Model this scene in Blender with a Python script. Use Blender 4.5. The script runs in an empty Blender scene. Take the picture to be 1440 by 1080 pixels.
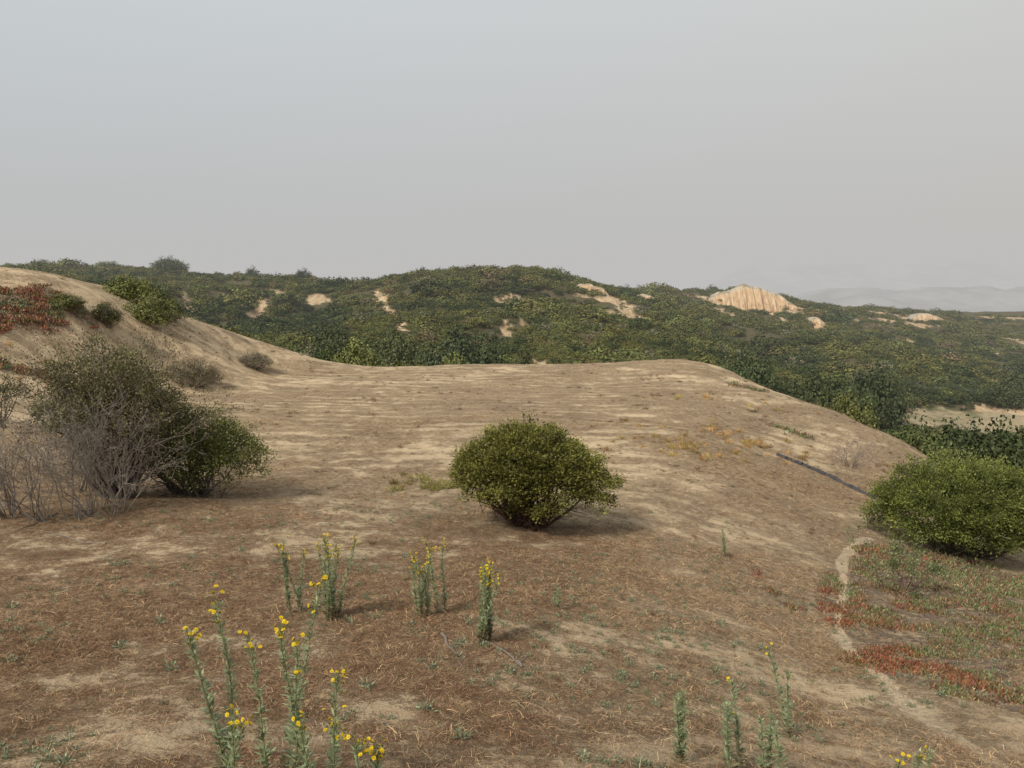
import bpy, numpy as np, math, time
T0=time.time()
rng=np.random.default_rng(7)
scene=bpy.context.scene
# ------------------------------------------------------------------ survey of the site
# the eye point is the origin of the survey; every sighting (column,row,distance) is converted to world metres
F=1088.0;P=math.radians(7.3);cp,sp=math.cos(P),math.sin(P)
def W(u,v,D):
    a=(u-720)/F;b=(540-v)/F
    k=D/(cp+b*sp)
    return (a*k,D,k*(-sp+b*cp))
near=[(720,1080,4.1),(0,1080,3.8),(360,1080,3.9),(1080,1080,4.3),(1440,1080,5.2),(720,980,5.6),(300,960,5.6),
(720,900,7.2),(400,900,7.1),(0,850,8),(200,800,9.6),(500,790,10.5),(720,800,10.6),(740,735,14.3),(600,730,14),(450,730,13.8),(100,740,12.5),(-150,740,12),(-200,900,6.5),(-200,1080,3.8),
(200,705,14.5),(600,683,18.5),(400,690,17.5),(250,680,18),(100,680,17),(720,660,20),(720,600,27),(500,600,27),(300,600,26),(500,560,36),(720,560,36),(850,560,36),(720,535,43),(850,620,24.5),(820,660,20.3),
(350,560,35),(240,545,37),(350,522,45),(500,514,52),(600,515,53),(720,514,53),(850,516,53),(1000,516,52),(925,518,53),(450,535,43),(850,537,43),(925,552,38),(600,580,31),(720,580,31),(850,590,29.5),
(0,400,35),(100,405,37),(180,430,41),(240,440,44),(350,480,48),(430,500,51),(0,480,30),(0,560,26),(100,520,32),(180,500,37),(0,620,21),(150,600,25),(100,460,34),(200,560,32),(-250,390,30),(-250,480,25),(-200,620,18),(290,500,41),
(900,700,17.3),(960,640,22.5),(960,610,25.5),(990,575,32),(1000,535,43),(1100,552,44),(1200,590,38),(1300,635,32),(1250,700,23.5),(1380,780,18.3),(1440,830,15.5),(1440,725,22.5),(1100,643,26.5),(1180,760,16.7),(1200,900,10.3),(1440,950,8.5),(1000,800,12.3),(1000,900,8.6),(1000,1000,6),(1050,700,19),(1080,590,33),(1150,620,30),(1200,1000,7),(1600,1000,7.5),(1600,850,14),]
far=[(500,470,115),(500,430,155),(500,394,200),(640,386,190),(770,387,180),(700,450,130),(700,500,98),(600,500,98),(870,414,190),(830,402,185),(780,435,145),(850,455,140),(930,470,135),(900,500,105),(580,389,200),(600,430,145),
(1000,415,260),(1060,412,250),(1110,428,255),(1170,432,280),(1300,436,300),(1440,441,300),(1600,441,300),(1000,445,200),(1000,480,150),(1100,453,210),(1200,480,180),(1300,460,230),(1440,470,240),(1200,535,125),(1400,520,170),(1300,580,112),(1440,582,110),(1440,560,125),(1600,570,110),(1050,510,110),
(100,382,260),(0,379,250),(-200,379,250),(240,384,240),(345,391,230),(200,410,170),(300,450,125),(300,478,92),(400,432,150),(400,480,100),(100,404,150),(-200,398,120),(0,402,90),(150,428,80)]
guard=[(22,33,-12),(25,42,-12.5),(18,54,-11.5),(5,70,-13),(-8,72,-12.5),(-20,72,-9.5),(-32,66,-6),(-42,60,-3),(15,75,-14),(30,62,-15.5),(45,75,-18.5),(24,22,-11),(20,15,-9.5),(14,9,-7),(40,40,-17),(60,70,-19),
(0,0.8,-1.75),(1,2,-2.15),(-1,2,-2.0),(0,2,-2.05),(3,1,-2.6),(-3,1,-1.8),(-10,5,-2.6),(-8,2,-2.0),(8,4,-4.2)]
for th,z in ((-45,-2),(-33,-3),(-20,-6),(-8,-8),(5,-8),(15,-12),(25,-16),(35,-20),(45,-22)):
    t=math.tan(math.radians(th))
    guard+= [(360*t,360,z),(700*t,700,-28),(3000*t,3000,-70)]
C=np.array([W(*p) for p in near]+[W(*p) for p in far]+guard)
def warp(x,y):
    r=np.hypot(x,y); return np.log(r+1.0),np.arctan2(x,y),r
L,T,R=warp(C[:,0],C[:,1]); c2=0.07**2
def phi(d2): return np.sqrt(d2+c2)
n=len(L)
Pm=np.c_[np.ones(n),L,T]
M=np.block([[phi((L[:,None]-L)**2+(T[:,None]-T)**2)-0.006*np.eye(n),Pm],[Pm.T,np.zeros((3,3))]])
sol=np.linalg.solve(M,np.r_[C[:,2]/(R+3),0,0,0])
def sm(a,b,x):
    t=np.clip((x-a)/(b-a),0,1); return t*t*(3-2*t)
def hsh(ix,iy,seed):
    h=(ix.astype(np.int64)*374761393+iy.astype(np.int64)*668265263+seed*1442695041)&0xffffffff
    h=((h^(h>>13))*1274126177)&0xffffffff
    return ((h^(h>>16))&0xffffff)/float(0xffffff)
def vn(x,y,seed=0):
    ix=np.floor(x);iy=np.floor(y);fx=x-ix;fy=y-iy
    fx=fx*fx*(3-2*fx);fy=fy*fy*(3-2*fy);ix=ix.astype(np.int64);iy=iy.astype(np.int64)
    return (hsh(ix,iy,seed)*(1-fx)+hsh(ix+1,iy,seed)*fx)*(1-fy)+(hsh(ix,iy+1,seed)*(1-fx)+hsh(ix+1,iy+1,seed)*fx)*fy
def fbm(x,y,o=4,seed=0):
    s=0;a=.5;t=0
    for i in range(o):
        s=s+a*vn(x,y,seed+i*17);t+=a;a*=.5;x=x*2.03+11.3;y=y*2.03-7.1
    return s/t
def ridg(x,y): return 1-np.abs(2*fbm(x/38+3,y/38,4,5)-1)
def ground(x,y):
    x=np.asarray(x,float);y=np.asarray(y,float);sh=x.shape;x=x.ravel();y=y.ravel()
    out=np.empty(len(x))
    for i in range(0,len(x),40000):
        l,t,r=warp(x[i:i+40000],y[i:i+40000])
        a=phi((l[:,None]-L)**2+(t[:,None]-T)**2)
        z=(a@sol[:n]+sol[n]+sol[n+1]*l+sol[n+2]*t)*(r+3)
        w=sm(math.radians(58),math.radians(85),np.abs(t))
        out[i:i+40000]=z*(1-w)+w*(-1.75-12*(1-np.exp(-r/60)))
    r=np.hypot(x,y)
    wf=sm(380,620,r);out=out*(1-wf)+wf*(-35-.012*r)
    far_=sm(62,120,r)*(1-sm(400,900,r))
    out+=far_*((ridg(x,y)-.84)*(9.5-5.5*sm(165,190,y))*np.clip(r/180,.4,1.1)+(fbm(x/9,y/9,3,9)-.5)*1.2)
    out+=(1-sm(55,75,r))*((fbm(x/1.1,y/1.1,4,21)-.5)*.13+(fbm(x/5,y/5,2,31)-.5)*.20)*sm(.5,3,r)
    return out.reshape(sh)
Ds=np.exp(np.linspace(math.log(2),math.log(420),3000))
def hit(u,v):
    a=(u-720)/F;b=(540-v)/F
    k=Ds/(cp+b*sp); z=k*(-sp+b*cp); g=ground(a*k,Ds)
    i=int(np.argmax(z<g)); 
    if not (z<g).any(): i=np.argmin(np.abs(z-g)+ (Ds<60)*99)
    return np.array([a*k[i],Ds[i],g[i]])
def hits(l): return np.array([hit(*p) for p in l])
# ------------------------------------------------------------------ masks
def polyd(x,y,pl):
    d=np.full(x.shape,1e9)
    for (ax,ay),(bx,by) in zip(pl[:-1],pl[1:]):
        vx,vy=bx-ax,by-ay;t=np.clip(((x-ax)*vx+(y-ay)*vy)/(vx*vx+vy*vy+1e-9),0,1)
        d=np.minimum(d,np.hypot(x-ax-t*vx,y-ay-t*vy))
    return d
def inpoly(x,y,pg):
    c=np.zeros(x.shape,bool);m=len(pg)
    for i in range(m):
        x1,y1=pg[i];x2,y2=pg[(i+1)%m]
        c^=((y1>y)!=(y2>y))&(x<(x2-x1)*(y-y1)/(y2-y1+1e-12)+x1)
    return c
trail=hits([(1225,757),(1200,765),(1184,790),(1187,835),(1178,880),(1200,920),(1250,965),(1320,1020),(1400,1075)])[:,:2]
iceR=hits([(1205,820),(1235,765),(1300,765),(1380,805),(1470,820),(1480,1020),(1400,1020),(1300,965),(1225,910),(1200,865)])[:,:2]
iceL=hits([(-80,404),(60,407),(108,436),(108,462),(70,482),(20,472),(-80,470)])[:,:2]
redstrip=[hits([(1035,785),(1055,800),(1078,825),(1112,852)])[:,:2],hits([(1150,855),(1180,862)])[:,:2],hits([(318,468),(345,480)])[:,:2],hits([(1030,540),(1070,551)])[:,:2],hits([(1090,599),(1135,614)])[:,:2],hits([(0,512),(22,520)])[:,:2],hits([(55,525),(80,540)])[:,:2]]
hs=[([(384,410),(372,418),(366,428),(356,442)],1.7),([(262,412),(267,424),(265,438)],1.2),([(529,406),(536,420),(545,435),(560,448),(569,463)],1.3),([(395,410),(405,416),(418,420)],1.1),
 ([(800,397),(818,402),(832,402),(850,412),(872,425),(884,430),(903,449)],2.3),([(803,408),(835,417),(870,424)],1.6),([(830,440),(850,440),(872,445)],1.9),([(890,417),(900,423),(918,425)],2.2),([(1138,443),(1152,452),(1158,466)],2.7),
 ([(1235,438),(1262,439),(1285,443)],2.6),([(1280,445),(1300,450),(1328,449)],3.4),([(1250,478),(1280,480)],1.8),([(1290,506),(1298,509),(1306,515)],1.8),([(1010,426),(1060,432),(1118,436)],5.),([(1395,444),(1440,446)],2.6),([(1180,446),(1205,451)],1.8),([(1345,470),(1352,482)],1.3),([(1085,440),(1100,452)],1.5),([(930,455),(938,470)],1.0)]
hs=[(hits(a)[:,:2],w) for a,w in hs]
dirt=hits([(1385,573),(1412,574),(1450,581)])[:,:2]
meadow=hits([(1245,590),(1255,573),(1300,568),(1480,566),(1490,596),(1300,600)])[:,:2]
bares=[(hit(*p)[:2],s) for p,s in (((215,1015),.45),((800,880),.7),((900,1050),.3),((105,792),.4),((1060,1010),.5),((640,780),.5),((980,900),.7),((180,905),.3),((560,850),.4),((1100,960),.7),((540,1000),.3),((380,640),2.2),((620,650),2.2))]
lm=hit(795,768)
def xfoot(y): return np.interp(y,[18,26,31,37,45,52,60],[-16,-13.5,-15,-16.5,-15.7,-10.5,-4])
def xcrest(y): return np.interp(y,[6,12,17,22,25,32,37,43,52],[2,2.4,3,4.8,5.6,8,9.4,11,13.2])
def xedge(y): return np.interp(y,[10,16,20,24,32,38,44,52,56],[13,13.5,15,17,19.5,19.5,18,15,10])
def hsmask(x,y):
    r=np.hypot(x,y);hsand=np.zeros(x.shape);f=(r>75)&(r<340)
    if f.any():
        xx=x[f];yy=y[f];h=np.zeros(xx.shape);nn=fbm(xx/4,yy/4,5,91)-.5
        for pl,w in hs: h=np.maximum(h,sm(1.25,.75,(polyd(xx,yy,pl)+nn*w*2.8)/w))
        h=np.maximum(h,sm(3.2,1.8,polyd(xx,yy,dirt)+nn*2))
        bl=fbm(xx/14,yy/14,5,133)+.05*sm(60,140,xx)
        hsand[f]=np.maximum(h,sm(.705,.725,bl)*.9)
    return hsand
def masks(x,y):
    r=np.hypot(x,y)
    nz=fbm(x/2.2,y/2.2,4,40)-.5; nl=fbm(x/6,y/6,3,77)-.5; ns=fbm(x/.45,y/.45,4,47)-.5
    front=np.abs(np.arctan2(x,y))<math.radians(80)
    plat=sm(16.5,19.5,y+nz*2)*sm(-1,1.2,x-xfoot(y)+nz*2)*sm(-1.2,1.0,xcrest(y)-x+nz*2)*(1-sm(54,57,y))
    hill=np.maximum(sm(55,58,y+nz*2),sm(.5,2,x-xedge(y)+nz*2)*sm(11,14,y))*front
    dune=sm(-.5,1.2,xfoot(y)-x+nz*2)*sm(19,22,y)*(1-hill)
    slope=sm(-1,1.5,x-xcrest(y))*(1-hill)
    lit=.65+nz*1.1+nl*.8+ns*.7
    lit=lit*(1-plat)+plat*(.57+nz*.8+nl*.9)
    lit=lit*(1-dune)+dune*(.26+nz*.9+ns*.3)
    lit=lit-slope*.02
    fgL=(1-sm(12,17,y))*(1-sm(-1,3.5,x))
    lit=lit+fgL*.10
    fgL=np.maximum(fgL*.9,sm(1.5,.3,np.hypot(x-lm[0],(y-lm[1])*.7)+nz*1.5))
    tr=np.exp(-(polyd(x,y,trail)+nz*.10+ns*.12)**2/.012)
    for (c,s) in bares: lit=lit-.36*sm(1.3,.2,np.hypot(x-c[0],(y-c[1])*.8)/s+nz*1.6+ns*2.0)
    xd=x+nz*2.2+ns*.8;yd=y+nl*1.5+ns*.8
    ice=inpoly(xd,yd,iceR)*(r<30)*(tr<.4)*1.0
    ice=np.maximum(ice,inpoly(x+nz*3,y+nl*4,iceL)*1.0)
    for s in redstrip: ice=np.maximum(ice,(polyd(x,y,s)+nz*.6+ns*.5<.13*(1+r/25))*1.0)
    mead=inpoly(x+nl*4,y+nl*6,meadow)*1.0
    top=sm(195,215,y)*sm(-75,-60,x)*(1-sm(-25,-15,x))
    return dict(lit=np.clip(lit,0,1),plat=plat,hill=hill*1.0,dune=dune,slope=slope,tr=tr,ice=ice,hsand=hsmask(x,y),mead=np.maximum(mead,top),fgL=fgL)
# ------------------------------------------------------------------ node helpers
def nd(t,typ,ins=None,**props):
    n_=t.nodes.new(typ)
    for k,v in props.items(): setattr(n_,k,v)
    for k,v in (ins or {}).items():
        s=n_.inputs[k]
        if isinstance(v,bpy.types.NodeSocket): t.links.new(v,s)
        else: s.default_value=v
    return n_
def ramp(t,fac,stops):
    r_=nd(t,"ShaderNodeValToRGB",{0:fac});e=r_.color_ramp.elements
    while len(e)<len(stops): e.new(.5)
    for q,(p_,c) in zip(e,stops):
        q.position=p_; q.color=(c,c,c,1) if not isinstance(c,tuple) else (*c,1)
    return r_.outputs[0]
def mix(t,f,a,b,bt='MIX'):
    m_=t.nodes.new("ShaderNodeMix");m_.data_type='RGBA';m_.blend_type=bt
    for i,v in ((0,f),(6,a),(7,b)):
        if isinstance(v,bpy.types.NodeSocket): t.links.new(v,m_.inputs[i])
        else: m_.inputs[i].default_value=(*v,1) if isinstance(v,tuple) else v
    return m_.outputs[2]
def mth(t,op,a,b=0.,c=None,clamp=False):
    d={0:a,1:b}
    if c is not None: d[2]=c
    return nd(t,"ShaderNodeMath",d,operation=op,use_clamp=clamp).outputs[0]
def newmat(name):
    m=bpy.data.materials.new(name);m.use_nodes=True
    return m,m.node_tree,m.node_tree.nodes["Principled BSDF"]
def noise(t,vec,scale,detail=5,rough=.6):
    return nd(t,"ShaderNodeTexNoise",{"Vector":vec,"Scale":scale,"Detail":detail,"Roughness":rough}).outputs[0]
# ------------------------------------------------------------------ mesh helpers
def mesh_obj(name,V,Q,cols=None,mats=(),mi=None,smooth=False,link=True,attrs=None):
    me=bpy.data.meshes.new(name);V=np.asarray(V,np.float32);Q=np.asarray(Q,np.int32)
    me.vertices.add(len(V));me.vertices.foreach_set("co",V.ravel())
    me.loops.add(Q.size);me.loops.foreach_set("vertex_index",Q.ravel())
    me.polygons.add(len(Q));me.polygons.foreach_set("loop_start",np.arange(len(Q),dtype=np.int32)*Q.shape[1])
    if mi is not None: me.polygons.foreach_set("material_index",np.asarray(mi,np.int32))
    me.update(calc_edges=True)
    me.polygons.foreach_set("use_smooth",np.full(len(Q),smooth))
    if cols is not None:
        a=me.color_attributes.new("tint",'FLOAT_COLOR','POINT')
        c=np.ones((len(V),4),np.float32);c[:,:3]=cols;a.data.foreach_set("color",c.ravel())
    for k,v in (attrs or {}).items():
        a=me.color_attributes.new(k,'FLOAT_COLOR','POINT');a.data.foreach_set("color",np.asarray(v,np.float32).ravel())
    for m in mats: me.materials.append(m)
    o=bpy.data.objects.new(name,me)
    if link: scene.collection.objects.link(o)
    return o
class MB:
    def __init__(s): s.V=[];s.Q=[];s.C=[];s.M=[];s.n=0
    def add(s,V,Q,C,m=0):
        V=np.asarray(V,float);Q=np.asarray(Q)
        C=np.broadcast_to(np.asarray(C,float),(len(V),3))
        s.V.append(V);s.Q.append(Q+s.n);s.C.append(C);s.M.append(np.full(len(Q),m));s.n+=len(V)
    def obj(s,name,mats,origin=None,link=True,smooth=False):
        V=np.concatenate(s.V)
        if origin is not None: V=V-np.asarray(origin)
        o=mesh_obj(name,V,np.concatenate(s.Q),np.concatenate(s.C),mats,np.concatenate(s.M),smooth,link)
        if origin is not None: o.location=origin
        return o
def nrm(v): return v/(np.linalg.norm(v,axis=-1,keepdims=True)+1e-9)
def prisms(A,B,ra,rb,k=4):
    A=np.atleast_2d(A);B=np.atleast_2d(B);m=len(A);ra=np.broadcast_to(ra,m);rb=np.broadcast_to(rb,m)
    d=nrm(B-A);up=np.where(np.abs(d[:,2:3])>.9,[[1.,0,0]],[[0,0,1.]])
    s_=nrm(np.cross(d,up));t_=np.cross(d,s_)
    an=np.arange(k)*2*math.pi/k
    ring=s_[:,None]*np.cos(an)[None,:,None]+t_[:,None]*np.sin(an)[None,:,None]
    V=np.concatenate([A[:,None]+ring*ra[:,None,None],B[:,None]+ring*rb[:,None,None]],1).reshape(-1,3)
    i=np.arange(k);q=np.stack([i,(i+1)%k,(i+1)%k+k,i+k],-1)
    return V,(q[None]+np.arange(m)[:,None,None]*2*k).reshape(-1,4)
def leaves(Pc,D_,Nn,ln,wd):
    """diamond leaves: centre, long direction, approx normal"""
    D_=nrm(D_);S=nrm(np.cross(D_,Nn));ln=np.broadcast_to(ln,len(Pc))[:,None];wd=np.broadcast_to(wd,len(Pc))[:,None]
    V=np.stack([Pc-D_*ln/2,Pc+S*wd/2,Pc+D_*ln/2,Pc-S*wd/2],1).reshape(-1,3)
    return V,np.arange(len(Pc)*4).reshape(-1,4)
def grow(base,dirs,length,r0,levels,splits,ratio=.7,jit=.18,spread=.5,up=.05,segs=3,rad=.66):
    p=np.array(base,float);d=nrm(np.array(dirs,float));m=len(p)
    l=length*rng.uniform(.75,1.2,m);r=np.full(m,r0)*rng.uniform(.7,1.2,m)
    As,Bs,Ra,Rb=[],[],[],[]
    for lv in range(levels):
        for s in range(segs):
            q=p+d*(l/segs)[:,None];r2=r*.88
            As.append(p);Bs.append(q);Ra.append(r);Rb.append(r2);p=q;r=r2
            d=nrm(d+rng.normal(0,jit,d.shape)+[0,0,up])
        tips=(p,d)
        if lv<levels-1:
            p=np.repeat(p,splits,0);d=nrm(np.repeat(d,splits,0)+rng.normal(0,spread,(len(p),3)))
            l=np.repeat(l,splits)*ratio*rng.uniform(.6,1.25,len(p));r=np.repeat(r,splits)*rad
    return np.concatenate(As),np.concatenate(Bs),np.concatenate(Ra),np.concatenate(Rb),tips
def vary(base,m,s=.25,hs=.08):
    c=np.array(base)[None]*rng.lognormal(0,s,(m,1))*rng.lognormal(0,hs,(m,3));return np.repeat(c,4,0)
# ------------------------------------------------------------------ materials
def tint_mat(name,rough=.6,ramp_=None,mixf=.5,spec=.25,trans=0.,nscale=0):
    m,t,b=newmat(name)
    c=nd(t,"ShaderNodeAttribute",attribute_name="tint").outputs["Color"]
    if ramp_:
        oi=nd(t,"ShaderNodeObjectInfo").outputs["Random"]
        c=mix(t,1.,c,ramp(t,oi,ramp_),'MULTIPLY')
    b.inputs["Roughness"].default_value=rough;b.inputs["Specular IOR Level"].default_value=spec
    t.links.new(c,b.inputs["Base Color"])
    if trans:
        tr=nd(t,"ShaderNodeBsdfTranslucent",{0:c});mx=nd(t,"ShaderNodeMixShader",{0:trans,1:b.outputs[0],2:tr.outputs[0]})
        t.links.new(mx.outputs[0],t.nodes["Material Output"].inputs[0])
    return m
leafM=tint_mat("leaf",.55,spec=.3,trans=.2)
barkM=tint_mat("bark",.85,spec=.1)
hillM=tint_mat("scrub_leaf",.8,[(0,(1.15,1.02,.85)),(.2,(.75,.8,.75)),(.4,(1.2,1.15,.9)),(.6,(.65,.72,.68)),(.75,(1.3,1.2,1.)),(.85,(1.15,1.3,1.15)),(.93,(1.3,1.12,.95)),(1,(.9,.85,.75))],spec=.08)
valM=tint_mat("shrub_leaf",.6,[(0,(1.1,1.,.8)),(.5,(.8,.85,.8)),(1,(1.2,1.2,.9))],spec=.2)
strawM=tint_mat("straw",.7,[(0,(1.,.9,.8)),(.3,(.55,.46,.42)),(.6,(1.15,1.08,1.)),(1,(.8,.7,.62))],spec=.15)
iceM=tint_mat("ice_plant_leaf",.5,[(0,(.23,.08,.05)),(.12,(.20,.11,.06)),(.25,(.13,.15,.065)),(.42,(.12,.16,.06)),(.55,(.22,.15,.08)),(.7,(.15,.15,.075)),(.82,(.26,.13,.07)),(.9,(.15,.12,.10)),(1,(.18,.09,.06))],spec=.3)
# ground material
gm,t,b=newmat("ground")
pos=nd(t,"ShaderNodeNewGeometry").outputs["Position"]
A1=nd(t,"ShaderNodeAttribute",attribute_name="mA");A2=nd(t,"ShaderNodeAttribute",attribute_name="mB");A3=nd(t,"ShaderNodeAttribute",attribute_name="mC")
s1=nd(t,"ShaderNodeSeparateColor",{0:A1.outputs["Color"]}).outputs;s2=nd(t,"ShaderNodeSeparateColor",{0:A2.outputs["Color"]}).outputs;s3=nd(t,"ShaderNodeSeparateColor",{0:A3.outputs["Color"]}).outputs
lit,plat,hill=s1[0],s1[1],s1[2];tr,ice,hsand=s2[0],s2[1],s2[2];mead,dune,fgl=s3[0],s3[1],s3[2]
n1=noise(t,pos,1.3,6,.65);n2=noise(t,pos,7,6,.7);n3=noise(t,pos,42,5,.75)
st=nd(t,"ShaderNodeMapping",{0:pos,2:(0,0,.5),3:(30,160,60)}).outputs[0];n4=noise(t,st,1,4,.7)
st2=nd(t,"ShaderNodeMapping",{0:pos,2:(0,0,-.9),3:(150,28,60)}).outputs[0];n5=noise(t,st2,1,4,.7)
fib=mth(t,'MULTIPLY_ADD',mth(t,'MAXIMUM',n4,n5),.6,mth(t,'MULTIPLY',n3,.4))
fib=mth(t,'ADD',fib,mth(t,'MULTIPLY_ADD',n2,.7,-.35))
thatch=ramp(t,fib,[(.36,(.095,.066,.042)),(.5,(.25,.18,.113)),(.6,(.38,.285,.182)),(.74,(.55,.44,.295))])
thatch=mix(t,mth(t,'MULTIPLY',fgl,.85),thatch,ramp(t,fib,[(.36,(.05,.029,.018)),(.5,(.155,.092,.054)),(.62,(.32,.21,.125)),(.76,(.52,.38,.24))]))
sand=ramp(t,mth(t,'MULTIPLY_ADD',n3,.6,mth(t,'MULTIPLY',n2,.4)),[(.33,(.34,.245,.15)),(.5,(.54,.415,.27)),(.66,(.66,.535,.37))])
wv=mth(t,'ADD',mth(t,'ADD',lit,mth(t,'MULTIPLY_ADD',n2,2.5,-1.25)),mth(t,'MULTIPLY_ADD',n1,2.1,-1.05))
wv=mth(t,'ADD',wv,mth(t,'MULTIPLY_ADD',n3,2.0,-1.))
# mown rows on the flat
sx=nd(t,"ShaderNodeSeparateXYZ",{0:pos}).outputs
ln_=mth(t,'ADD',mth(t,'MULTIPLY_ADD',sx[0],.06,sx[1]),mth(t,'MULTIPLY',noise(t,pos,.3,3,.6),2.6))
sn=mth(t,'SINE',mth(t,'MULTIPLY',ln_,5.2))
rowmod=mth(t,'MULTIPLY',mth(t,'MULTIPLY',sn,plat),mth(t,'MULTIPLY_ADD',noise(t,pos,.6,4,.7),2.2,-.65,clamp=True))
wv=mth(t,'ADD',wv,mth(t,'MULTIPLY',rowmod,.42))
gf=ramp(t,wv,[(.24,0.),(.52,1.)])
near_=mix(t,gf,sand,thatch)
trf=ramp(t,mth(t,'ADD',mth(t,'ADD',tr,mth(t,'MULTIPLY_ADD',n2,.9,-.45)),mth(t,'MULTIPLY_ADD',n3,.8,-.4)),[(.3,0.),(.6,.95)])
near_=mix(t,trf,near_,ramp(t,n3,[(.35,(.48,.36,.22)),(.6,(.66,.53,.37))]))
dark=ramp(t,n3,[(.35,(.07,.05,.045)),(.65,(.26,.20,.16))])
near_=mix(t,mth(t,'MULTIPLY',ice,.8),near_,mix(t,ramp(t,n2,[(.42,0.),(.58,.9)]),dark,thatch))
near_=mix(t,1.,near_,ramp(t,noise(t,pos,.45,5,.6),[(.3,.80),(.7,1.16)]),'MULTIPLY')
soil=ramp(t,n2,[(.35,(.05,.044,.024)),(.65,(.13,.11,.06))])
hs_st=nd(t,"ShaderNodeMapping",{0:pos,3:(1.3,.25,.25)}).outputs[0]
hsc=ramp(t,noise(t,hs_st,.8,5,.75),[(.3,(.24,.15,.085)),(.46,(.43,.30,.175)),(.56,(.50,.39,.25)),(.7,(.60,.49,.34))])
hillc=mix(t,hsand,soil,hsc);hillc=mix(t,mead,hillc,ramp(t,noise(t,pos,.25,4,.6),[(.36,(.15,.15,.075)),(.5,(.32,.26,.165))]))
hillc=mix(t,mth(t,'MULTIPLY',hsand,mead),hillc,hsc)
col=mix(t,hill,near_,hillc)
t.links.new(col,b.inputs["Base Color"]);b.inputs["Roughness"].default_value=.95;b.inputs["Specular IOR Level"].default_value=.08
bh=mth(t,'ADD',mth(t,'MULTIPLY_ADD',fib,.6,mth(t,'MULTIPLY',n2,1.)),mth(t,'MULTIPLY',gf,.25))
bp=nd(t,"ShaderNodeBump",{"Strength":.95,"Distance":.055,"Height":bh});t.links.new(bp.outputs[0],b.inputs["Normal"])
# ------------------------------------------------------------------ ground mesh
th=np.radians(np.concatenate([np.linspace(-180,-50,50)[:-1],np.linspace(-50,50,720),np.linspace(50,180,50)[1:]]))
r=np.exp(np.linspace(math.log(.1),math.log(1.5),12)[:-1]);r=np.concatenate([r,np.exp(np.linspace(math.log(1.5),math.log(420),720)),np.exp(np.linspace(math.log(440),math.log(12000),30))])
X=np.outer(r,np.sin(th));Y=np.outer(r,np.cos(th));Z=ground(X,Y)
mk=masks(X.ravel(),Y.ravel())
carve=mk['hsand'].reshape(X.shape)*(1-mk['mead'].reshape(X.shape))
Z=Z-carve*(.1+1.5*np.abs(2*fbm(X/4,Y/9,4,63)-1))
nr,ntt=X.shape;i=np.arange(nr-1)[:,None]*ntt+np.arange(ntt-1)
Q=np.stack([i+ntt,i+ntt+1,i+1,i],-1).reshape(-1,4)
one=np.ones(X.size)
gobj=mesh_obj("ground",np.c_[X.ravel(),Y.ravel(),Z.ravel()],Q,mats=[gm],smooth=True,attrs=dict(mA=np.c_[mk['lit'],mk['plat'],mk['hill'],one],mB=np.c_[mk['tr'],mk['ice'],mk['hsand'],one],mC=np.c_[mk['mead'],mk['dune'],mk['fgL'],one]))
# ------------------------------------------------------------------ instancing
def scatter(name,protos,P_,S_,R_,idx):
    col_=bpy.data.collections.new(name+"_parts")
    for o in protos: col_.objects.link(o)
    me=bpy.data.meshes.new(name);me.vertices.add(len(P_));me.vertices.foreach_set("co",np.asarray(P_,np.float32).ravel())
    a=me.attributes.new("scl",'FLOAT_VECTOR','POINT');S_=np.asarray(S_,np.float32)
    if S_.ndim==1: S_=np.repeat(S_[:,None],3,1)
    a.data.foreach_set("vector",np.ascontiguousarray(S_).ravel())
    a=me.attributes.new("rot",'FLOAT_VECTOR','POINT');a.data.foreach_set("vector",np.asarray(R_,np.float32).ravel())
    a=me.attributes.new("pid",'INT','POINT');a.data.foreach_set("value",np.asarray(idx,np.int32))
    me.update()
    o=bpy.data.objects.new(name,me);scene.collection.objects.link(o)
    g=bpy.data.node_groups.new(name,'GeometryNodeTree')
    g.interface.new_socket("Geometry",in_out='INPUT',socket_type='NodeSocketGeometry');g.interface.new_socket("Geometry",in_out='OUTPUT',socket_type='NodeSocketGeometry')
    gi=g.nodes.new("NodeGroupInput");go=g.nodes.new("NodeGroupOutput")
    ci=g.nodes.new("GeometryNodeCollectionInfo");ci.inputs[0].default_value=col_;ci.inputs["Separate Children"].default_value=True;ci.inputs["Reset Children"].default_value=True
    def na(n_,ty):
        k=g.nodes.new("GeometryNodeInputNamedAttribute");k.data_type=ty;k.inputs[0].default_value=n_;return k.outputs[0]
    ip=g.nodes.new("GeometryNodeInstanceOnPoints");e=g.nodes.new("FunctionNodeEulerToRotation")
    g.links.new(gi.outputs[0],ip.inputs["Points"]);g.links.new(ci.outputs[0],ip.inputs["Instance"]);ip.inputs["Pick Instance"].default_value=True
    g.links.new(na("pid",'INT'),ip.inputs["Instance Index"]);g.links.new(na("rot",'FLOAT_VECTOR'),e.inputs[0]);g.links.new(e.outputs[0],ip.inputs["Rotation"])
    g.links.new(na("scl",'FLOAT_VECTOR'),ip.inputs["Scale"]);g.links.new(ip.outputs[0],go.inputs[0])
    md=o.modifiers.new("instances",'NODES');md.node_group=g
    return o
def zrot(m,tilt=.0): return np.c_[rng.normal(0,tilt,m),rng.normal(0,tilt,m),rng.uniform(0,6.28,m)]
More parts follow.
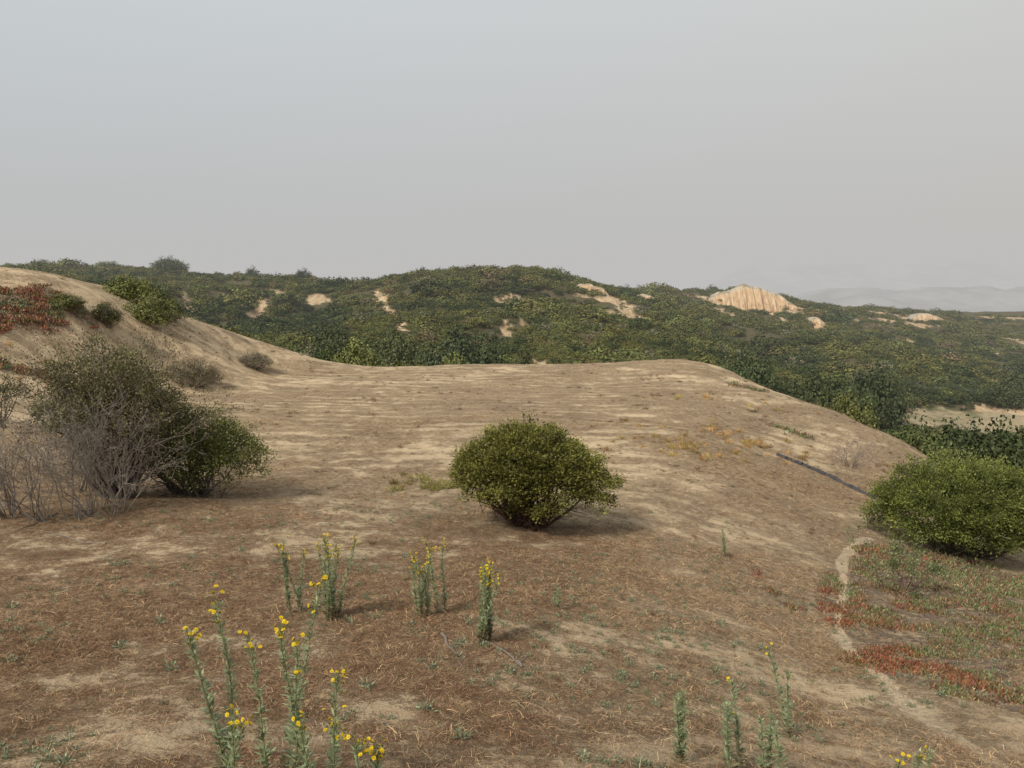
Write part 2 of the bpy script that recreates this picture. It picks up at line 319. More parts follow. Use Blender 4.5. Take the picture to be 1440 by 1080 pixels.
def dome_proto(name,clumps,per,size,base,crad=.22,flat=.85,link=False,mat=None,loose=.08):
    B=MB();ph=rng.uniform(0,2*math.pi,clumps);el=np.arcsin(rng.uniform(-.1,1,clumps))
    lump=.68+.55*vn(ph*1.2+rng.uniform(0,50),el*2.2,3)+rng.normal(0,loose,clumps)
    dirs=np.c_[np.cos(el)*np.cos(ph),np.cos(el)*np.sin(ph),np.sin(el)]
    c=dirs*lump[:,None]*rng.uniform(.75,1.,(clumps,1))*[1,1,flat];c[:,2]+=.12
    cc=np.repeat(c,per,0);dd=np.repeat(dirs,per,0)
    off=rng.normal(0,crad*.5,cc.shape)
    Pn=cc+off;N_=nrm(nrm(off)*.6+dd*.7+rng.normal(0,.6,cc.shape)+[0,0,.2]);Dr=np.cross(N_,rng.normal(0,1,cc.shape))
    s=size*rng.uniform(.7,1.3,len(cc));V,q=leaves(Pn,Dr,N_,s,s*.7)
    tone=np.repeat(rng.lognormal(0,.2,clumps),per)[:,None]
    col_=np.array(base)[None]*tone*rng.lognormal(0,.2,(len(cc),1))
    B.add(V,q,np.repeat(col_,4,0))
    k=8;a=rng.uniform(0,6.28,k);A_=np.zeros((k,3));A_[:,2]=-.1;Bb=np.c_[np.cos(a)*.5,np.sin(a)*.5,np.full(k,.45)]
    V,q=prisms(A_,Bb,.035,.015);B.add(V,q,(.09,.07,.05),0)
    return B.obj(name,[mat or hillM],link=link)
# -------- hillside scrub (prototypes: four olive, two dark green, one grey, one dry brown)
hc=[(.118,.122,.045)]*3+[(.098,.112,.045)]+[(.048,.064,.026)]*2+[(.15,.152,.105),(.14,.11,.068)]
hp=[dome_proto("scrub_clump_%d"%i,90,7,.155,hc[i],crad=.19) for i in range(8)]
m=72000
lr=rng.uniform(math.log(56),math.log(335),m);tt=rng.uniform(-.80,.80,m)
x=np.exp(lr)*np.sin(tt);y=np.exp(lr)*np.cos(tt);mm=masks(x,y)
dens=fbm(x/11,y/11,3,61);rr=np.hypot(x,y)
hcl=mm['hsand']
for dd_ in (2.,4.): hcl=np.maximum(hcl,hsmask(x*(1+dd_/rr),y*(1+dd_/rr)))
keep=(mm['hill']>.6)&(hcl<rng.uniform(.2,1.3,m))&(mm['mead']<.5)&(rng.uniform(0,1,m)<.05+dens*1.15)
x,y,dens,hk=x[keep],y[keep],dens[keep],hcl[keep];z=ground(x,y);rr=np.hypot(x,y);N=len(x)
s=np.clip(.0078*rr,.5,1.3)*rng.lognormal(0,.36,N)*(.7+.55*dens)*np.where(hk>.3,.45,1)
gul=ridg(x,y)+(fbm(x/7,y/7,3,19)-.5)*.5
pdark=np.clip(.08+(.80-gul)*2.0+.35*sm(20,60,x)*(1-sm(150,200,y)),.05,.88)
u_=rng.uniform(0,1,N);idx=rng.integers(0,4,N);dk=u_<pdark;idx[dk]=rng.integers(4,6,dk.sum());s[dk]*=1.15
u2=rng.uniform(0,1,N);idx[(~dk)&(u2<.04)]=6;idx[(~dk)&(u2>.96)]=7
big=(rng.uniform(0,1,N)<.03)&(rr>80)&(rr<170)&(hk<.1);s[big]*=1.7
scatter("hillside_scrub",hp,np.c_[x,y,z-.1*s],np.c_[s,s,s*rng.uniform(.5,.9,N)],zrot(N,.08),idx)
# -------- mid-distance rounded shrubs at the edge of the flat and valley
mp=[dome_proto("valley_shrub_%d"%i,230,26,.075,[(.105,.115,.042),(.052,.068,.029),(.21,.205,.16),(.15,.155,.052)][i],crad=.17,mat=valM) for i in range(4)]
vs=[]
def place(u,vtop,D,rad,kind,sq=.9,clumpn=1):
    a=W(u,vtop,D);g=float(ground(a[0],a[1]));h=max(a[2]-g,.5)
    vs.append((a[0],a[1],g,rad,h,kind))
for (u,v,D,rad,k) in [(455,490,66,2.2,1),(480,492,68,2,1),(500,482,64,2.3,3),(520,473,70,2.0,2),(540,484,67,2.,2),(565,492,70,2.2,1),(600,496,66,2.1,0),(635,492,64,2.2,3),(660,499,63,1.6,0),
 (690,478,76,4,1),(730,484,74,3.5,1),(640,470,84,4,1),(775,486,72,3.2,1),(810,490,75,3,1),(850,500,70,2,0),(905,499,64,1.8,2),(930,501,66,2,1),(960,498,78,3,1),(430,486,70,2,2),(400,484,68,1.8,0),
 (470,462,85,3,1),(560,470,90,3,0),(1010,505,64,1.5,0),(1050,515,62,2,1),(1085,528,60,1.8,0),(1130,545,52,1.6,2),(1165,545,56,2.4,1),(1190,560,48,2.2,0),(1220,560,55,2.6,1),(1250,585,50,2.,0),(1180,510,85,3.5,1),(1230,520,90,4,1),(1110,520,75,3,1),(1150,530,80,3.5,1),(1280,535,125,4,1),(1340,540,128,4,1),(1060,500,90,3.5,1),
 (1290,600,54,3,1),(1330,604,60,3.5,1),(1380,606,56,3.3,1),(1430,600,58,3.6,1),(1300,612,44,2.2,0),(1350,620,46,2.6,1),(1410,618,45,3,1),(1440,612,50,3,1),(1430,530,120,4,1),(1480,612,50,3,1),
 (180,388,43,1.5,0),(165,392,45,1.4,1),(208,414,41,1.2,3),(232,418,43,1.0,0),(107,390,62,1.4,0),(75,392,60,1.8,0),(30,385,70,2,3),(205,398,46,1.3,1),(85,428,35.5,1.0,0),
 (230,363,236,3.5,1),(244,363,238,4,1),(354,366,228,2.6,1),(425,379,215,3,1),(60,366,240,4,0),(150,368,245,5,0),(598,379,195,2.6,1),(1003,402,258,3.,1),(880,402,195,2.4,1)]:
    place(u,v,D,rad,k)
vs=np.array(vs)
scatter("valley_shrubs",mp,vs[:,:3]-[0,0,.1],np.c_[vs[:,3],vs[:,3],np.minimum(vs[:,4],vs[:,3]*1.7)],zrot(len(vs),.03),vs[:,5].astype(int))
# -------- dry grass tufts
def tuft(name,nb,lo,hi,spread,w,base,el0=.05,el1=1.0):
    B=MB();a=rng.uniform(0,6.28,nb);el=rng.uniform(el0,el1,nb);ln=rng.uniform(lo,hi,nb)
    o_=rng.normal(0,spread,(nb,3));o_[:,2]=0
    d=np.c_[np.cos(a)*np.cos(el),np.sin(a)*np.cos(el),np.sin(el)]
    side=nrm(np.cross(d,rng.normal(0,1,(nb,3))))*w/2
    mid=o_+d*ln[:,None]*.55;tip=o_+(d*[1,1,.6])*ln[:,None]
    V=np.stack([o_-side,o_+side,mid+side*.8,mid-side*.8,tip+side*.15,tip-side*.15],1).reshape(-1,3)
    q=np.array([[0,1,2,3],[3,2,4,5]]);Q=(q[None]+np.arange(nb)[:,None,None]*6).reshape(-1,4)
    c=np.repeat(np.array(base)[None]*rng.lognormal(0,.35,(nb,1))*rng.lognormal(0,.06,(nb,3)),6,0)
    B.add(V,Q,c);return B.obj(name,[strawM],link=False)
tp=[tuft("dry_tuft_%d"%i,30,.02,.06,.05,.0022,(.39,.295,.185)) for i in range(4)]+[tuft("dry_tuft_b%d"%i,24,.03,.08,.035,.0022,(.20,.13,.08)) for i in range(3)]+[tuft("dry_tuft_c%d"%i,34,.012,.04,.045,.0016,(.14,.09,.06),0,.5) for i in range(2)]
def polar(m,r0,r1,a):
    r_=np.exp(rng.uniform(math.log(r0),math.log(r1),m));t_=rng.uniform(-a,a,m);return r_*np.sin(t_),r_*np.cos(t_)
x,y=polar(110000,2.6,30,.75);x2,y2=polar(34000,2.4,8,.75);x=np.r_[x,x2];y=np.r_[y,y2];nearf=np.r_[np.zeros(110000),np.ones(34000)];mm=masks(x,y)
pr=np.maximum((mm['lit']-.42)*1.9,.10)*(1-mm['tr'])*(1-.6*mm['ice'])*(1-mm['hill'])
k=rng.uniform(0,1,len(x))<pr;x,y=x[k],y[k];rr=np.hypot(x,y);fl_=mm['fgL'][k];nf=nearf[k]
s=rng.lognormal(0,.3,len(x))*np.clip(.75+rr*.035,.8,1.7)
idx=np.where(rng.uniform(0,1,len(x))<.2+.4*fl_,rng.integers(4,7,len(x)),rng.integers(0,4,len(x)));idx=np.where((nf>0)&(rng.uniform(0,1,len(x))<.75),rng.integers(7,9,len(x)),idx)
scatter("dry_grass",tp,np.c_[x,y,ground(x,y)-.004],np.c_[s,s,s*.7],zrot(len(x),.15),idx)
# -------- small dead herbs standing on the slopes and along the rows
hb=[tuft("dry_herb_%d"%i,40,.05,.17,.03,.006,[(.19,.14,.095),(.25,.195,.13),(.14,.13,.07)][i],.3,1.4) for i in range(3)]
x,y=polar(22000,5,56,.72);mm=masks(x,y)
pr=(.10+.5*(fbm(x/1.7,y/1.7,4,71)>.55))*(1-mm['hill'])*(1-mm['tr'])*np.where(mm['plat']>.5,.35+.5*(fbm(x/4,y/.7,3,15)>.52),1)*np.where(mm['fgL']>.5,.45,1)*np.where(mm['dune']>.5,.5,1)
k=rng.uniform(0,1,len(x))<pr;x,y=x[k],y[k];s=rng.lognormal(-.2,.35,len(x))*np.clip(np.hypot(x,y)/25,.45,1.4)
scatter("dead_herbs",hb,np.c_[x,y,ground(x,y)-.01],np.c_[s,s,s*.7],zrot(len(x),.15),rng.integers(0,3,len(x)))
# -------- taller ochre bunch grass on the crest
bg_=[tuft("bunch_%d"%i,70,.10,.30,.05,.007,[(.42,.29,.13),(.34,.27,.11),(.24,.24,.09)][i],.5,1.45) for i in range(3)]
cp_=[(985,632,1.0,22),(955,628,.8,12),(1062,630,1.0,16),(1030,618,.9,8),(1000,605,.6,8),(905,600,.7,5),(975,560,.8,6),(610,680,.5,16),(580,678,.4,8),(640,682,.4,8),(665,684,.3,6),(1085,575,.8,6),(1130,640,.8,5),(50,522,.8,8),(10,518,.8,6)]
XX=[];
for (u,v,sd_,nn_) in cp_:
    p=hit(u,v);XX.append(np.c_[p[0]+rng.normal(0,sd_,nn_),p[1]+rng.normal(0,sd_,nn_),np.full(nn_,2 if 560<u<700 else -1)])
XX=np.concatenate(XX);s=rng.uniform(.6,1.3,len(XX));idx=np.where(XX[:,2]>0,2,rng.integers(0,2,len(XX)))
scatter("bunch_grass",bg_,np.c_[XX[:,0],XX[:,1],ground(XX[:,0],XX[:,1])-.01],s,zrot(len(XX),.1),idx)
# -------- ice plant
def icep(name,c):
    B=MB();nb=14;o_=np.c_[rng.normal(0,.06,nb),rng.normal(0,.06,nb),np.zeros(nb)];d=nrm(np.c_[rng.normal(0,.5,nb),rng.normal(0,.5,nb),np.ones(nb)])
    ln=rng.uniform(.025,.06,nb)[:,None];V,q=prisms(o_,o_+d*ln*.6,.006,.007,3);cc=np.repeat(np.array(c)[None]*rng.lognormal(0,.3,(nb,1)),6,0);B.add(V,q,cc)
    V,q=prisms(o_+d*ln*.6,o_+d*ln,.007,.001,3);B.add(V,q,cc*1.1);return B.obj(name,[iceM],link=False)
ip_=[icep("ice_clump_%d"%i,(.95,1.05,1)) for i in range(4)]+[icep("ice_clump_r%d"%i,(1.05,.66,.62)) for i in range(2)]
x,y=polar(90000,6,24,.75);x2,y2=polar(90000,24,46,.75);x=np.r_[x,x2];y=np.r_[y,y2];mm=masks(x,y)
cl=fbm(x/.5,y/.5,4,8);rr=np.hypot(x,y);k=(mm['ice']>.5)&((cl>.50)|((x<-10)&(cl>.40)));x,y,rr=x[k],y[k],rr[k];s=rng.uniform(.7,1.4,len(x))*np.clip(rr/14,.9,2.3)
rd=fbm(x/1.2,y/1.2,3,88);isr=((x<-10)&(rd>.42))|((x<5.2)&(rr>9)&(rr<20))|((rd>.60)&(rng.uniform(0,1,len(x))<.4))
scatter("ice_plant_patch",ip_,np.c_[x,y,ground(x,y)],s,zrot(len(x),.1),np.where(isr,rng.integers(4,6,len(x)),rng.integers(0,4,len(x))))
# -------- small grey-green forbs
def forb(name):
    B=MB();nb=46;a=rng.uniform(0,6.28,nb);el=rng.uniform(.1,1.3,nb);d=np.c_[np.cos(a)*np.cos(el),np.sin(a)*np.cos(el),np.sin(el)]
    rr_=rng.uniform(.01,.07,nb)[:,None];V,q=leaves(d*rr_,d,rng.normal(0,1,(nb,3)),.035,.012);B.add(V,q,vary((.2,.23,.14),nb));return B.obj(name,[leafM],link=False)
fp=[forb("forb_%d"%i) for i in range(3)]
x,y=polar(2800,3.2,18,.7);cl=fbm(x/1.6,y/1.6,2,55);k=cl>.5;x,y=x[k],y[k]
ex=hits([(15,855),(225,877),(170,912),(308,855),(340,775),(240,943),(515,968),(650,1040),(1015,880),(600,1000)])
x=np.r_[x,ex[:,0]];y=np.r_[y,ex[:,1]];s=rng.uniform(.35,.9,len(x));s[-10:]=1.2
scatter("ground_forbs",fp,np.c_[x,y,ground(x,y)],s,zrot(len(x),.1),rng.integers(0,3,len(x)))
# ------------------------------------------------------------------ individual shrubs
def leafy_dome(name,c,rx,ry,rz,zc,clumps,per,lsize,base,stemcol,nst=26,el0=-.35,hi=(1.5,1.45,1.2),seed=0,lobes=None,srad=.03,crk=1.,rag=.13,twl=1.):
    B=MB();c=np.array(c);lob=lobes or [(0,0,0,1)]
    wl=np.array(lob)[:,3]**2;sel=rng.choice(len(lob),clumps,p=wl/wl.sum());lo=np.array(lob)[sel]
    ph=rng.uniform(0,2*math.pi,clumps);el=np.arcsin(rng.uniform(math.sin(el0),1,clumps))
    dirs=np.c_[np.cos(el)*np.cos(ph),np.cos(el)*np.sin(ph),np.sin(el)]
    lump=.84+.30*vn(ph*1.9+seed*7,el*3+seed,3)+rng.normal(0,.03,clumps)
    depth=1-np.abs(rng.normal(0,rag,clumps))
    ctr=lo[:,:3]+dirs*(lump*depth)[:,None]*lo[:,3:4]*[rx,ry,rz]+[0,0,zc]
    ctr[:,2]=np.maximum(ctr[:,2],.12)
    cr=.11*max(rx,1.2)/1.5*crk
    cc=np.repeat(ctr,per,0);dd=np.repeat(dirs,per,0);off=rng.normal(0,1,cc.shape)*cr*[1,1,.8]*.8
    Pn=cc+off;D_=nrm(dd*.7+off/cr*.5+rng.normal(0,.5,cc.shape)+[0,0,.35]);N_=rng.normal(0,1,cc.shape)+[0,0,.8]
    ls=lsize*rng.uniform(.7,1.25,len(cc));V,q=leaves(Pn,D_,N_,ls,ls*.55)
    tone=np.repeat(rng.lognormal(0,.2,clumps),per)[:,None]
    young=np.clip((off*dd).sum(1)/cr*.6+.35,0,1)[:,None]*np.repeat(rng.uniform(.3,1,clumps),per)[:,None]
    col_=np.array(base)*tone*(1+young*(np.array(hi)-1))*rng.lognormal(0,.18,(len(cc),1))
    B.add(V+c,q,np.repeat(col_,4,0),0)
    k=rng.choice(clumps,nst,replace=False);tg=ctr[k]*.93;b0=np.c_[rng.normal(0,.1,nst),rng.normal(0,.1,nst),np.full(nst,-.12)]
    prev=b0;R_=srad
    for f in (.25,.5,.75,1.):
        cur=b0+(tg-b0)*[f**.8,f**.8,f**1.25]+rng.normal(0,.05,b0.shape)*(f<1)
        V,q=prisms(prev,cur,R_*(1.15-f+.25),R_*(1-f+.15),5);B.add(V+c,q,np.array(stemcol)*1.,1)
        if f>=.5:
            for _ in range(4):
                e=cur+nrm(rng.normal(0,1,cur.shape)+[0,0,.5])*rng.uniform(.15,.45,(nst,1))*rx/1.5*twl
                V,q=prisms(cur,e,R_*.3,.004,3);B.add(V+c,q,np.array(stemcol)*1.1,1)
        prev=cur
    return B.obj(name,[leafM,barkM],origin=c)
mz=hit(745,738)
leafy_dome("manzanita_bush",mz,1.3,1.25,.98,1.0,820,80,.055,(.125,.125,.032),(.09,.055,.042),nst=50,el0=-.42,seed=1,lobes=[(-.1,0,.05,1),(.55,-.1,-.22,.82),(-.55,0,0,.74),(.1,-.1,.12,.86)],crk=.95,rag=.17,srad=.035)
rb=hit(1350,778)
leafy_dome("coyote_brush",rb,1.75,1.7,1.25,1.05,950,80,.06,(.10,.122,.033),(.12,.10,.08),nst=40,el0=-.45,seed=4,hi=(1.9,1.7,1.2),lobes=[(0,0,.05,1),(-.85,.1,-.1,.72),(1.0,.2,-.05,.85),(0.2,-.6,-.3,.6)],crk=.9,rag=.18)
def twig_shrub(name,pts,nst,length,r0,levels,splits,leaf,base,stem,lsize=.04,perleaf=22,tilt=.8,spread=.5,lr=.09,ratio=.7,jit=.16,up=.05,frac=1.):
    B=MB();o0=np.array(pts[0])
    for p in pts:
        a=rng.uniform(0,6.28,nst);ti=rng.uniform(.05,tilt,nst);d=np.c_[np.cos(a)*np.sin(ti),np.sin(a)*np.sin(ti),np.cos(ti)]
        b0=np.array(p)+np.c_[rng.normal(0,.12,nst),rng.normal(0,.12,nst),np.full(nst,-.08)]
        A_,B_,ra,rb_,tips=grow(b0,d,length,r0,levels,splits,ratio,jit,spread,up)
        V,q=prisms(A_,B_,np.maximum(ra,.0024),np.maximum(rb_,.002),4);cv=np.repeat(np.array(stem)[None]*rng.lognormal(0,.18,(len(A_),1)),8,0);B.add(V,q,cv,1)
        if leaf:
            tpn,td=tips;k=rng.uniform(0,1,len(tpn))<frac;tpn=tpn[k];td=td[k]
            cc=np.repeat(tpn,perleaf,0);dd=np.repeat(td,perleaf,0);off=rng.normal(0,lr,cc.shape)-dd*rng.uniform(0,lr*2,(len(cc),1))
            ls=lsize*rng.uniform(.6,1.3,len(cc));V,q=leaves(cc+off,dd*.8+rng.normal(0,.5,cc.shape)+[0,0,.3],rng.normal(0,1,cc.shape),ls,ls*.5)
            tone=np.repeat(rng.lognormal(0,.25,len(tpn)),perleaf)[:,None];B.add(V,q,np.repeat(np.array(base)*tone*rng.lognormal(0,.2,(len(cc),1)),4,0),0)
    return B.obj(name,[leafM,barkM],origin=o0)
g1=hit(170,700);g2=hit(278,696);g3=hit(130,690)
leafy_dome("coyote_brush",g1,1.05,1.0,1.05,2.0,560,60,.05,(.115,.11,.05),(.13,.11,.09),nst=50,el0=-.8,seed=9,lobes=[(-.45,.2,.2,.95),(.35,0,-.1,.85),(-1.0,.3,-.25,.6),(.1,.1,-.75,.8),(.75,.1,-.5,.6)],crk=1.25,rag=.28,twl=1.8,srad=.035)
leafy_dome("coyote_brush",g2,1.22,.9,.92,.95,540,60,.05,(.12,.133,.045),(.13,.11,.09),nst=36,el0=-.6,seed=12,lobes=[(0,0,0,1),(-.7,0,.2,.75),(.72,0,-.15,.72)],crk=1.3,rag=.28,twl=1.8)
twig_shrub("coyote_brush",[g1,g3],14,1.15,.03,4,3,True,(.12,.108,.053),(.15,.125,.10),perleaf=16,tilt=.62,lr=.09,lsize=.05,frac=.9)
twig_shrub("dead_shrub",[hit(120,728),hit(165,720),hit(60,732)],14,.74,.013,5,3,False,None,(.19,.165,.14),tilt=.9,spread=.38,ratio=.68)
twig_shrub("dead_shrub",[hit(10,728)],14,.7,.014,4,3,False,None,(.16,.135,.12),tilt=.9,spread=.4)
twig_shrub("leafy_shrub",[hit(2,600)],9,.75,.02,3,3,True,(.06,.07,.03),(.08,.07,.06),perleaf=30,tilt=.5,lsize=.06)
twig_shrub("leafy_shrub",[hit(1262,828)],12,.42,.012,4,2,True,(.15,.17,.075),(.15,.09,.08),perleaf=24,tilt=.8,lr=.05,lsize=.045)
for (u,v,w_,h_,cb,sd_) in ((272,543,1.45,1.3,(.15,.13,.085),21),(357,517,1.1,.85,(.22,.195,.15),22),(150,458,.8,1.,(.10,.10,.05),23)):
    p=hit(u,v);leafy_dome("dune_shrub",p,w_*.8,w_*.7,h_*.65,h_*.4,170,30,.08,cb,(.2,.17,.13),nst=30,el0=-.3,seed=sd_,lobes=[(0,0,0,1),(-.4*w_,0,-.05,.7),(.45*w_,0,-.1,.65)],crk=1.3,rag=.3,twl=1.6)
twig_shrub("dune_shrub",[hit(1195,657)],16,.5,.014,4,3,False,None,(.22,.175,.15),tilt=1.3)
twig_shrub("dune_shrub",[hit(1390,778)],14,.6,.014,4,3,False,None,(.25,.21,.18),tilt=1.2)
# ------------------------------------------------------------------ telegraph weeds
def weed(base,h,stems,seed,lean=.12,flower=1.):
    B=MB();base=np.array(base,float)
    for s in range(stems):
        a=rng.uniform(0,6.28);o_=base+[math.cos(a)*.06*(stems>1),math.sin(a)*.06*(stems>1),-.02]
        hh=h*rng.uniform(.72,1.02) if s else h;d=np.array([rng.normal(0,lean),rng.normal(0,lean),1.]);d/=np.linalg.norm(d)
        pts=[o_];k=10
        for j in range(k):
            d=nrm(d+rng.normal(0,.045,3)+[0,0,.03]);pts.append(pts[-1]+d*hh/k)
        pts=np.array(pts);rad=np.linspace(.006,.0028,k+1)
        V,q=prisms(pts[:-1],pts[1:],rad[:-1],rad[1:],5);B.add(V,q,(.25,.26,.14),0)
        nl=int(240*hh);tpar=rng.uniform(.05,.97,nl);idx=np.minimum((tpar*k).astype(int),k-1);fr=(tpar*k-idx)[:,None]
        p=pts[idx]*(1-fr)+pts[idx+1]*fr;an=rng.uniform(0,6.28,nl);ele=rng.uniform(.2,1.1,nl)
        ld=np.c_[np.cos(an)*np.cos(ele),np.sin(an)*np.cos(ele),np.sin(ele)];L_=(.068-.034*tpar)*rng.uniform(.8,1.2,nl)
        N_=np.c_[-np.cos(an)*np.sin(ele),-np.sin(an)*np.sin(ele),np.cos(ele)]
        V,q=leaves(p+ld*L_[:,None]/2,ld,N_,L_,L_*.28);dry=(tpar<.2)[:,None]
        cc=np.where(dry,np.array([[.27,.23,.13]]),np.array([[.265,.305,.165]]))*rng.lognormal(0,.2,(nl,1));B.add(V,q,np.repeat(cc,4,0),0)
        nb=int(rng.integers(7,11)*flower)+1
        for j in range(nb):
            f=rng.uniform(.8,1.);ii=f*k;i0=min(int(ii),k-1);p0=pts[i0]+(pts[i0+1]-pts[i0])*(ii-i0)
            an=rng.uniform(0,6.28);e=nrm(np.array([math.cos(an)*.55,math.sin(an)*.55,.9]));p1=p0+e*rng.uniform(.03,.09)
            V,q=prisms(p0[None],p1[None],.0018,.0013,3);B.add(V,q,(.2,.22,.1),0)
            for _ in range(rng.integers(1,4)):
                c=p1+rng.normal(0,.012,3);V,q=prisms(c[None]-[[0,0,.008]],c[None],.003,.0055,5);B.add(V,q,(.18,.21,.08),0)
                if rng.uniform()<.6 and flower>0:
                    np_=9;aa=np.arange(np_)*2*math.pi/np_+rng.uniform(0,1);nn=nrm(rng.normal(0,.6,3)+[0,-.2,.8]);u1=nrm(np.cross(nn,[1,.2,0]));u2=np.cross(nn,u1)
                    pd=np.cos(aa)[:,None]*u1+np.sin(aa)[:,None]*u2+nn*.25
                    V,q=leaves(c+pd*.0065,pd,np.repeat(nn[None],np_,0),.011,.0055);B.add(V,q,(.75,.55,.01),0)
                    V,q=prisms(c[None],c[None]+nn*.004,.0045,.0035,6);B.add(V,q,(.65,.40,.01),0)
                    V,q=leaves(c[None]+nn*.0042,u1[None],nn[None],.009,.009);B.add(V,q,(.65,.40,.01),0)
    return B.obj("telegraph_weed",[leafM],origin=base)
for j,(u,v,vt,st) in enumerate([(415,862,750,4),(467,872,735,8),(595,867,770,6),(622,862,752,2),(685,905,778,9),(785,855,815,2),(1020,783,742,3),(1105,1035,905,2)]):
    p=hit(u,v);H=(v-vt)/F*p[1]*1.03
    weed(p,H,st,j,flower=(.7 if v==1035 else 1.0) if v not in (783,855) else 0,lean=.08)
for (x,y,H,st,fl) in [(-1.42,3.45,1.02,2,.9),(-1.18,3.5,1.05,2,.8),(-1.0,3.35,.9,2,.7),(-.82,3.15,.5,2,1.1),(-.62,3.1,.42,2,1.3),(-1.25,3.1,.45,2,.7),(1.05,4.3,.5,3,0),(1.3,4.2,.55,3,.1),(1.5,4.1,.5,3,0),(2.2,3.8,.5,2,.1),(2.0,3.7,.35,2,.2),(-.9,3.6,.6,1,1.)]:
    weed((x,y,float(ground(x,y))),H,st,0,flower=fl,lean=.08)
# ------------------------------------------------------------------ pipe, sticks
def on_ground(pl,m,off):
    pl=np.array(pl)[:,:2];t_=np.linspace(0,len(pl)-1,m);x=np.interp(t_,range(len(pl)),pl[:,0]);y=np.interp(t_,range(len(pl)),pl[:,1]);return np.c_[x,y,ground(x,y)+off]
pp=on_ground(hits([(1092,640),(1130,655),(1170,672),(1235,704)]),40,.02)+rng.normal(0,.012,(40,3));B=MB();V,q=prisms(pp[:-1],pp[1:],.075,.075,10);B.add(V,q,(.06,.06,.065),0);B.obj("drain_pipe",[barkM],origin=pp[0],smooth=True)
for a,b_ in (((622,893),(652,943)),((690,906),(738,942)),((728,930),(736,940)),((150,765),(60,748)),((80,722),(20,748))):
    s_=on_ground(hits([a,b_]),9,.012)+rng.normal(0,.008,(9,3));B=MB();V,q=prisms(s_[:-1],s_[1:],np.linspace(.013,.006,8),np.linspace(.012,.005,8),6);B.add(V,q,(.2,.17,.15),0)
    V,q=prisms(s_[3:4],s_[3:4]+[[.1,.08,.03]],.006,.002,4);B.add(V,q,(.17,.14,.12),0);B.obj("fallen_stick",[barkM],origin=s_[0])
# ------------------------------------------------------------------ eroded sandstone bluffs
bm,t,b=newmat("sandstone")
pos=nd(t,"ShaderNodeNewGeometry").outputs["Position"]
mp_=nd(t,"ShaderNodeMapping",{0:pos,3:(1.6,.3,.22)}).outputs[0];nn=noise(t,mp_,1,6,.7);nb_=noise(t,pos,.35,4,.6)
c=ramp(t,nn,[(.3,(.26,.16,.09)),(.48,(.47,.32,.18)),(.7,(.62,.49,.33))]);at=nd(t,"ShaderNodeAttribute",attribute_name="tint").outputs["Color"]
c=mix(t,nd(t,"ShaderNodeSeparateColor",{0:at}).outputs[0],c,ramp(t,nb_,[(.4,(.26,.22,.15)),(.6,(.46,.39,.29))]))
t.links.new(c,b.inputs["Base Color"]);b.inputs["Roughness"].default_value=.95
def bluff(u0,u1,vb,prof,seed):
    """prof = crest heights in metres above the foot, left to right"""
    D=hit((u0+u1)/2,vb)[1]
    nx,nz=150,40;x0=W(u0,vb,D);x1=W(u1,vb,D);xs=np.linspace(x0[0],x1[0],nx)
    H=np.interp(np.linspace(0,1,nx),np.linspace(0,1,len(prof)),prof);H=H*(1+(fbm(xs*.3,xs*0,4,seed)-.5)*.25)+(vn(xs*1.3,xs*0,seed)-.5)*.35
    fl=np.abs(2*fbm(xs*.42,xs*0+seed,4,seed)-1)*4.0
    V=[];C_=[]
    for j in range(nz):
        f=j/(nz-1);nj=(fbm(xs*.7,xs*0+f*4,4,seed+5)-.5)
        if f<.7: g=f/.7;zz=g;yy=(g**1.8)*H*.75-fl*(1-g*.6)*(H/6)+nj*2.0
        else: g=(f-.7)/.3;zz=1-g*g*.6;yy=H*.75+g*14-fl*.4*(H/6)+nj
        V.append(np.c_[xs+nj*.4,D+yy,x0[2]-1.8+(H+1.8)*zz+nj*.4*(f<.66)]);C_.append(np.full((nx,3),float(f>=.64)))
    i=np.arange(nz-1)[:,None]*nx+np.arange(nx-1);q=np.stack([i,i+1,i+nx+1,i+nx],-1).reshape(-1,4)
    mesh_obj("sandstone_bluff",np.concatenate(V),q,np.concatenate(C_),[bm])
bluff(998,1122,436,[3.2,4.6,5.4,6.3,7.6,7.4,6.8,6.0,4.8,3.0,1.0],3)
bluff(1282,1330,452,[0,2.,2.6,2.4,1.6,.3],5)
bluff(1138,1162,457,[0,1.8,2.2,1.4,.2],8)
bluff(888,922,424,[.3,1.6,2.,1.8,.6],11)
bluff(802,850,408,[.3,1.2,1.5,1.2,.9,.4],15)
# ------------------------------------------------------------------ distant ranges
def ridge(name,D,x0,x1,zb,fn,colr,depth):
    m_,t,b=newmat(name);pos=nd(t,"ShaderNodeNewGeometry").outputs["Position"]
    c=ramp(t,noise(t,pos,.006,6,.65),[(.4,tuple(v*.5 for v in colr)),(.6,colr)]);t.links.new(c,b.inputs["Base Color"]);b.inputs["Roughness"].default_value=1
    nx,ny=260,30;xs=np.linspace(x0,x1,nx);V=[]
    for j in range(ny):
        f=j/(ny-1);yy=D+f*depth;pr_=math.sin(min(f*1.25,1)*math.pi/2)
        h=zb+(fn(xs)-zb)*pr_*(0.62+.38*(1-np.abs(2*fbm(xs/(depth*.35),xs*0+yy/(depth*.35),4,3)-1))) 
        V.append(np.c_[xs,np.full(nx,yy),h])
    i=np.arange(ny-1)[:,None]*nx+np.arange(nx-1);q=np.stack([i,i+1,i+nx+1,i+nx],-1).reshape(-1,4)
    mesh_obj(name,np.concatenate(V),q,None,[m_],smooth=True)
ridge("mountain_range",3600,700,4600,-80,lambda x:-60+178*sm(800,1500,x)+30*(fbm(x/420,x*0,4,2)-.5),(.30,.31,.32),900)
ridge("distant_hills",1500,450,2300,-60,lambda x:-38+34*sm(520,800,x)+16*(fbm(x/150,x*0,4,6)-.5),(.26,.26,.24),320)
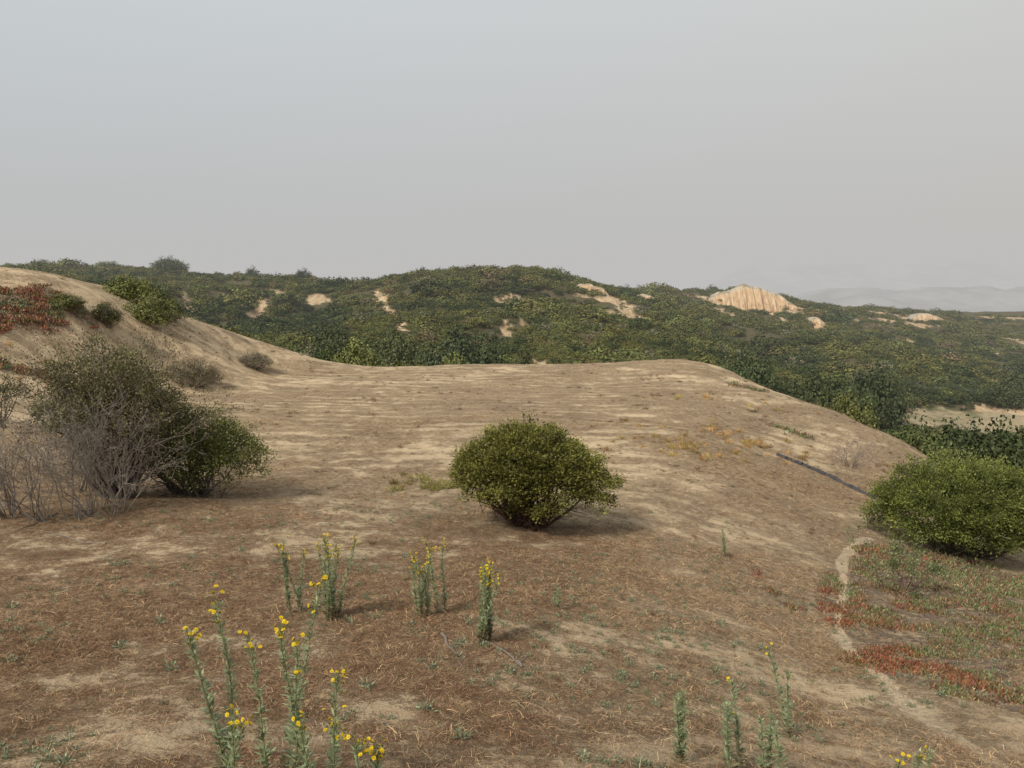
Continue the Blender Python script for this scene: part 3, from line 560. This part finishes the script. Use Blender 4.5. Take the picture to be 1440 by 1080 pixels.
# ------------------------------------------------------------------ haze (thin wildfire smoke filling the valley air)
hm=bpy.data.materials.new("smoke_haze");hm.use_nodes=True;t=hm.node_tree;t.nodes.clear();dn=1/1650.
ab=nd(t,"ShaderNodeVolumeAbsorption",{0:(0,0,0,1),1:dn});em=nd(t,"ShaderNodeEmission",{0:(.515,.51,.50,1),1:dn});ad=nd(t,"ShaderNodeAddShader",{0:ab.outputs[0],1:em.outputs[0]})
ou=nd(t,"ShaderNodeOutputMaterial");t.links.new(ad.outputs[0],ou.inputs["Volume"])
bx=np.array([(x,y,z) for x in (-9000,9000) for y in (60,9000) for z in (-300,110)],float)
mesh_obj("smoke_haze",bx,[(0,1,3,2),(4,6,7,5),(0,4,5,1),(2,3,7,6),(0,2,6,4),(1,5,7,3)],None,[hm])
# ------------------------------------------------------------------ world, sun, camera
el=math.radians(44);sd=np.array([-.62,-.78]);sd/=np.linalg.norm(sd);az=math.atan2(sd[0],sd[1])
w=bpy.data.worlds.new("World");scene.world=w;w.use_nodes=True;t=w.node_tree;bg=t.nodes["Background"]
sky=nd(t,"ShaderNodeTexSky",sky_type='NISHITA',sun_disc=False,sun_elevation=el,sun_rotation=az,dust_density=4.)
skc=nd(t,"ShaderNodeVectorMath",{0:sky.outputs[0],3:1.0},operation='SCALE').outputs[0]
gz=nd(t,"ShaderNodeSeparateXYZ",{0:nd(t,"ShaderNodeTexCoord").outputs["Generated"]}).outputs
up=ramp(t,mth(t,'MULTIPLY',gz[2],2.2,clamp=True),[(0,(5.25,5.25,5.15)),(.25,(5.5,5.55,5.5)),(.75,(6.55,6.85,6.9)),(1,(6.9,7.2,7.3))])
sidec=ramp(t,mth(t,'MULTIPLY_ADD',gz[0],.8,.5),[(0,(.97,1.01,1.04)),(.5,(1,1,1)),(1,(1.04,1.0,.95))])
t.links.new(mix(t,.92,skc,mix(t,1.,up,sidec,'MULTIPLY')),bg.inputs[0]);bg.inputs[1].default_value=.1
sn_=bpy.data.objects.new("sun",bpy.data.lights.new("sun","SUN"));sn_.data.energy=3.8;sn_.data.angle=math.radians(10);sn_.data.color=(1,.92,.80)
from mathutils import Vector
dv=Vector((sd[0]*math.cos(el),sd[1]*math.cos(el),math.sin(el)));sn_.rotation_euler=dv.to_track_quat('Z','Y').to_euler();scene.collection.objects.link(sn_)
cd=bpy.data.cameras.new("camera");cd.lens=27.2;cd.clip_end=30000;cd.clip_start=.05;c=bpy.data.objects.new("camera",cd);c.rotation_euler=(math.radians(82.7),0,0);scene.collection.objects.link(c);scene.camera=c
scene.view_settings.view_transform='Standard';scene.view_settings.look='None'
print("done",time.time()-T0)
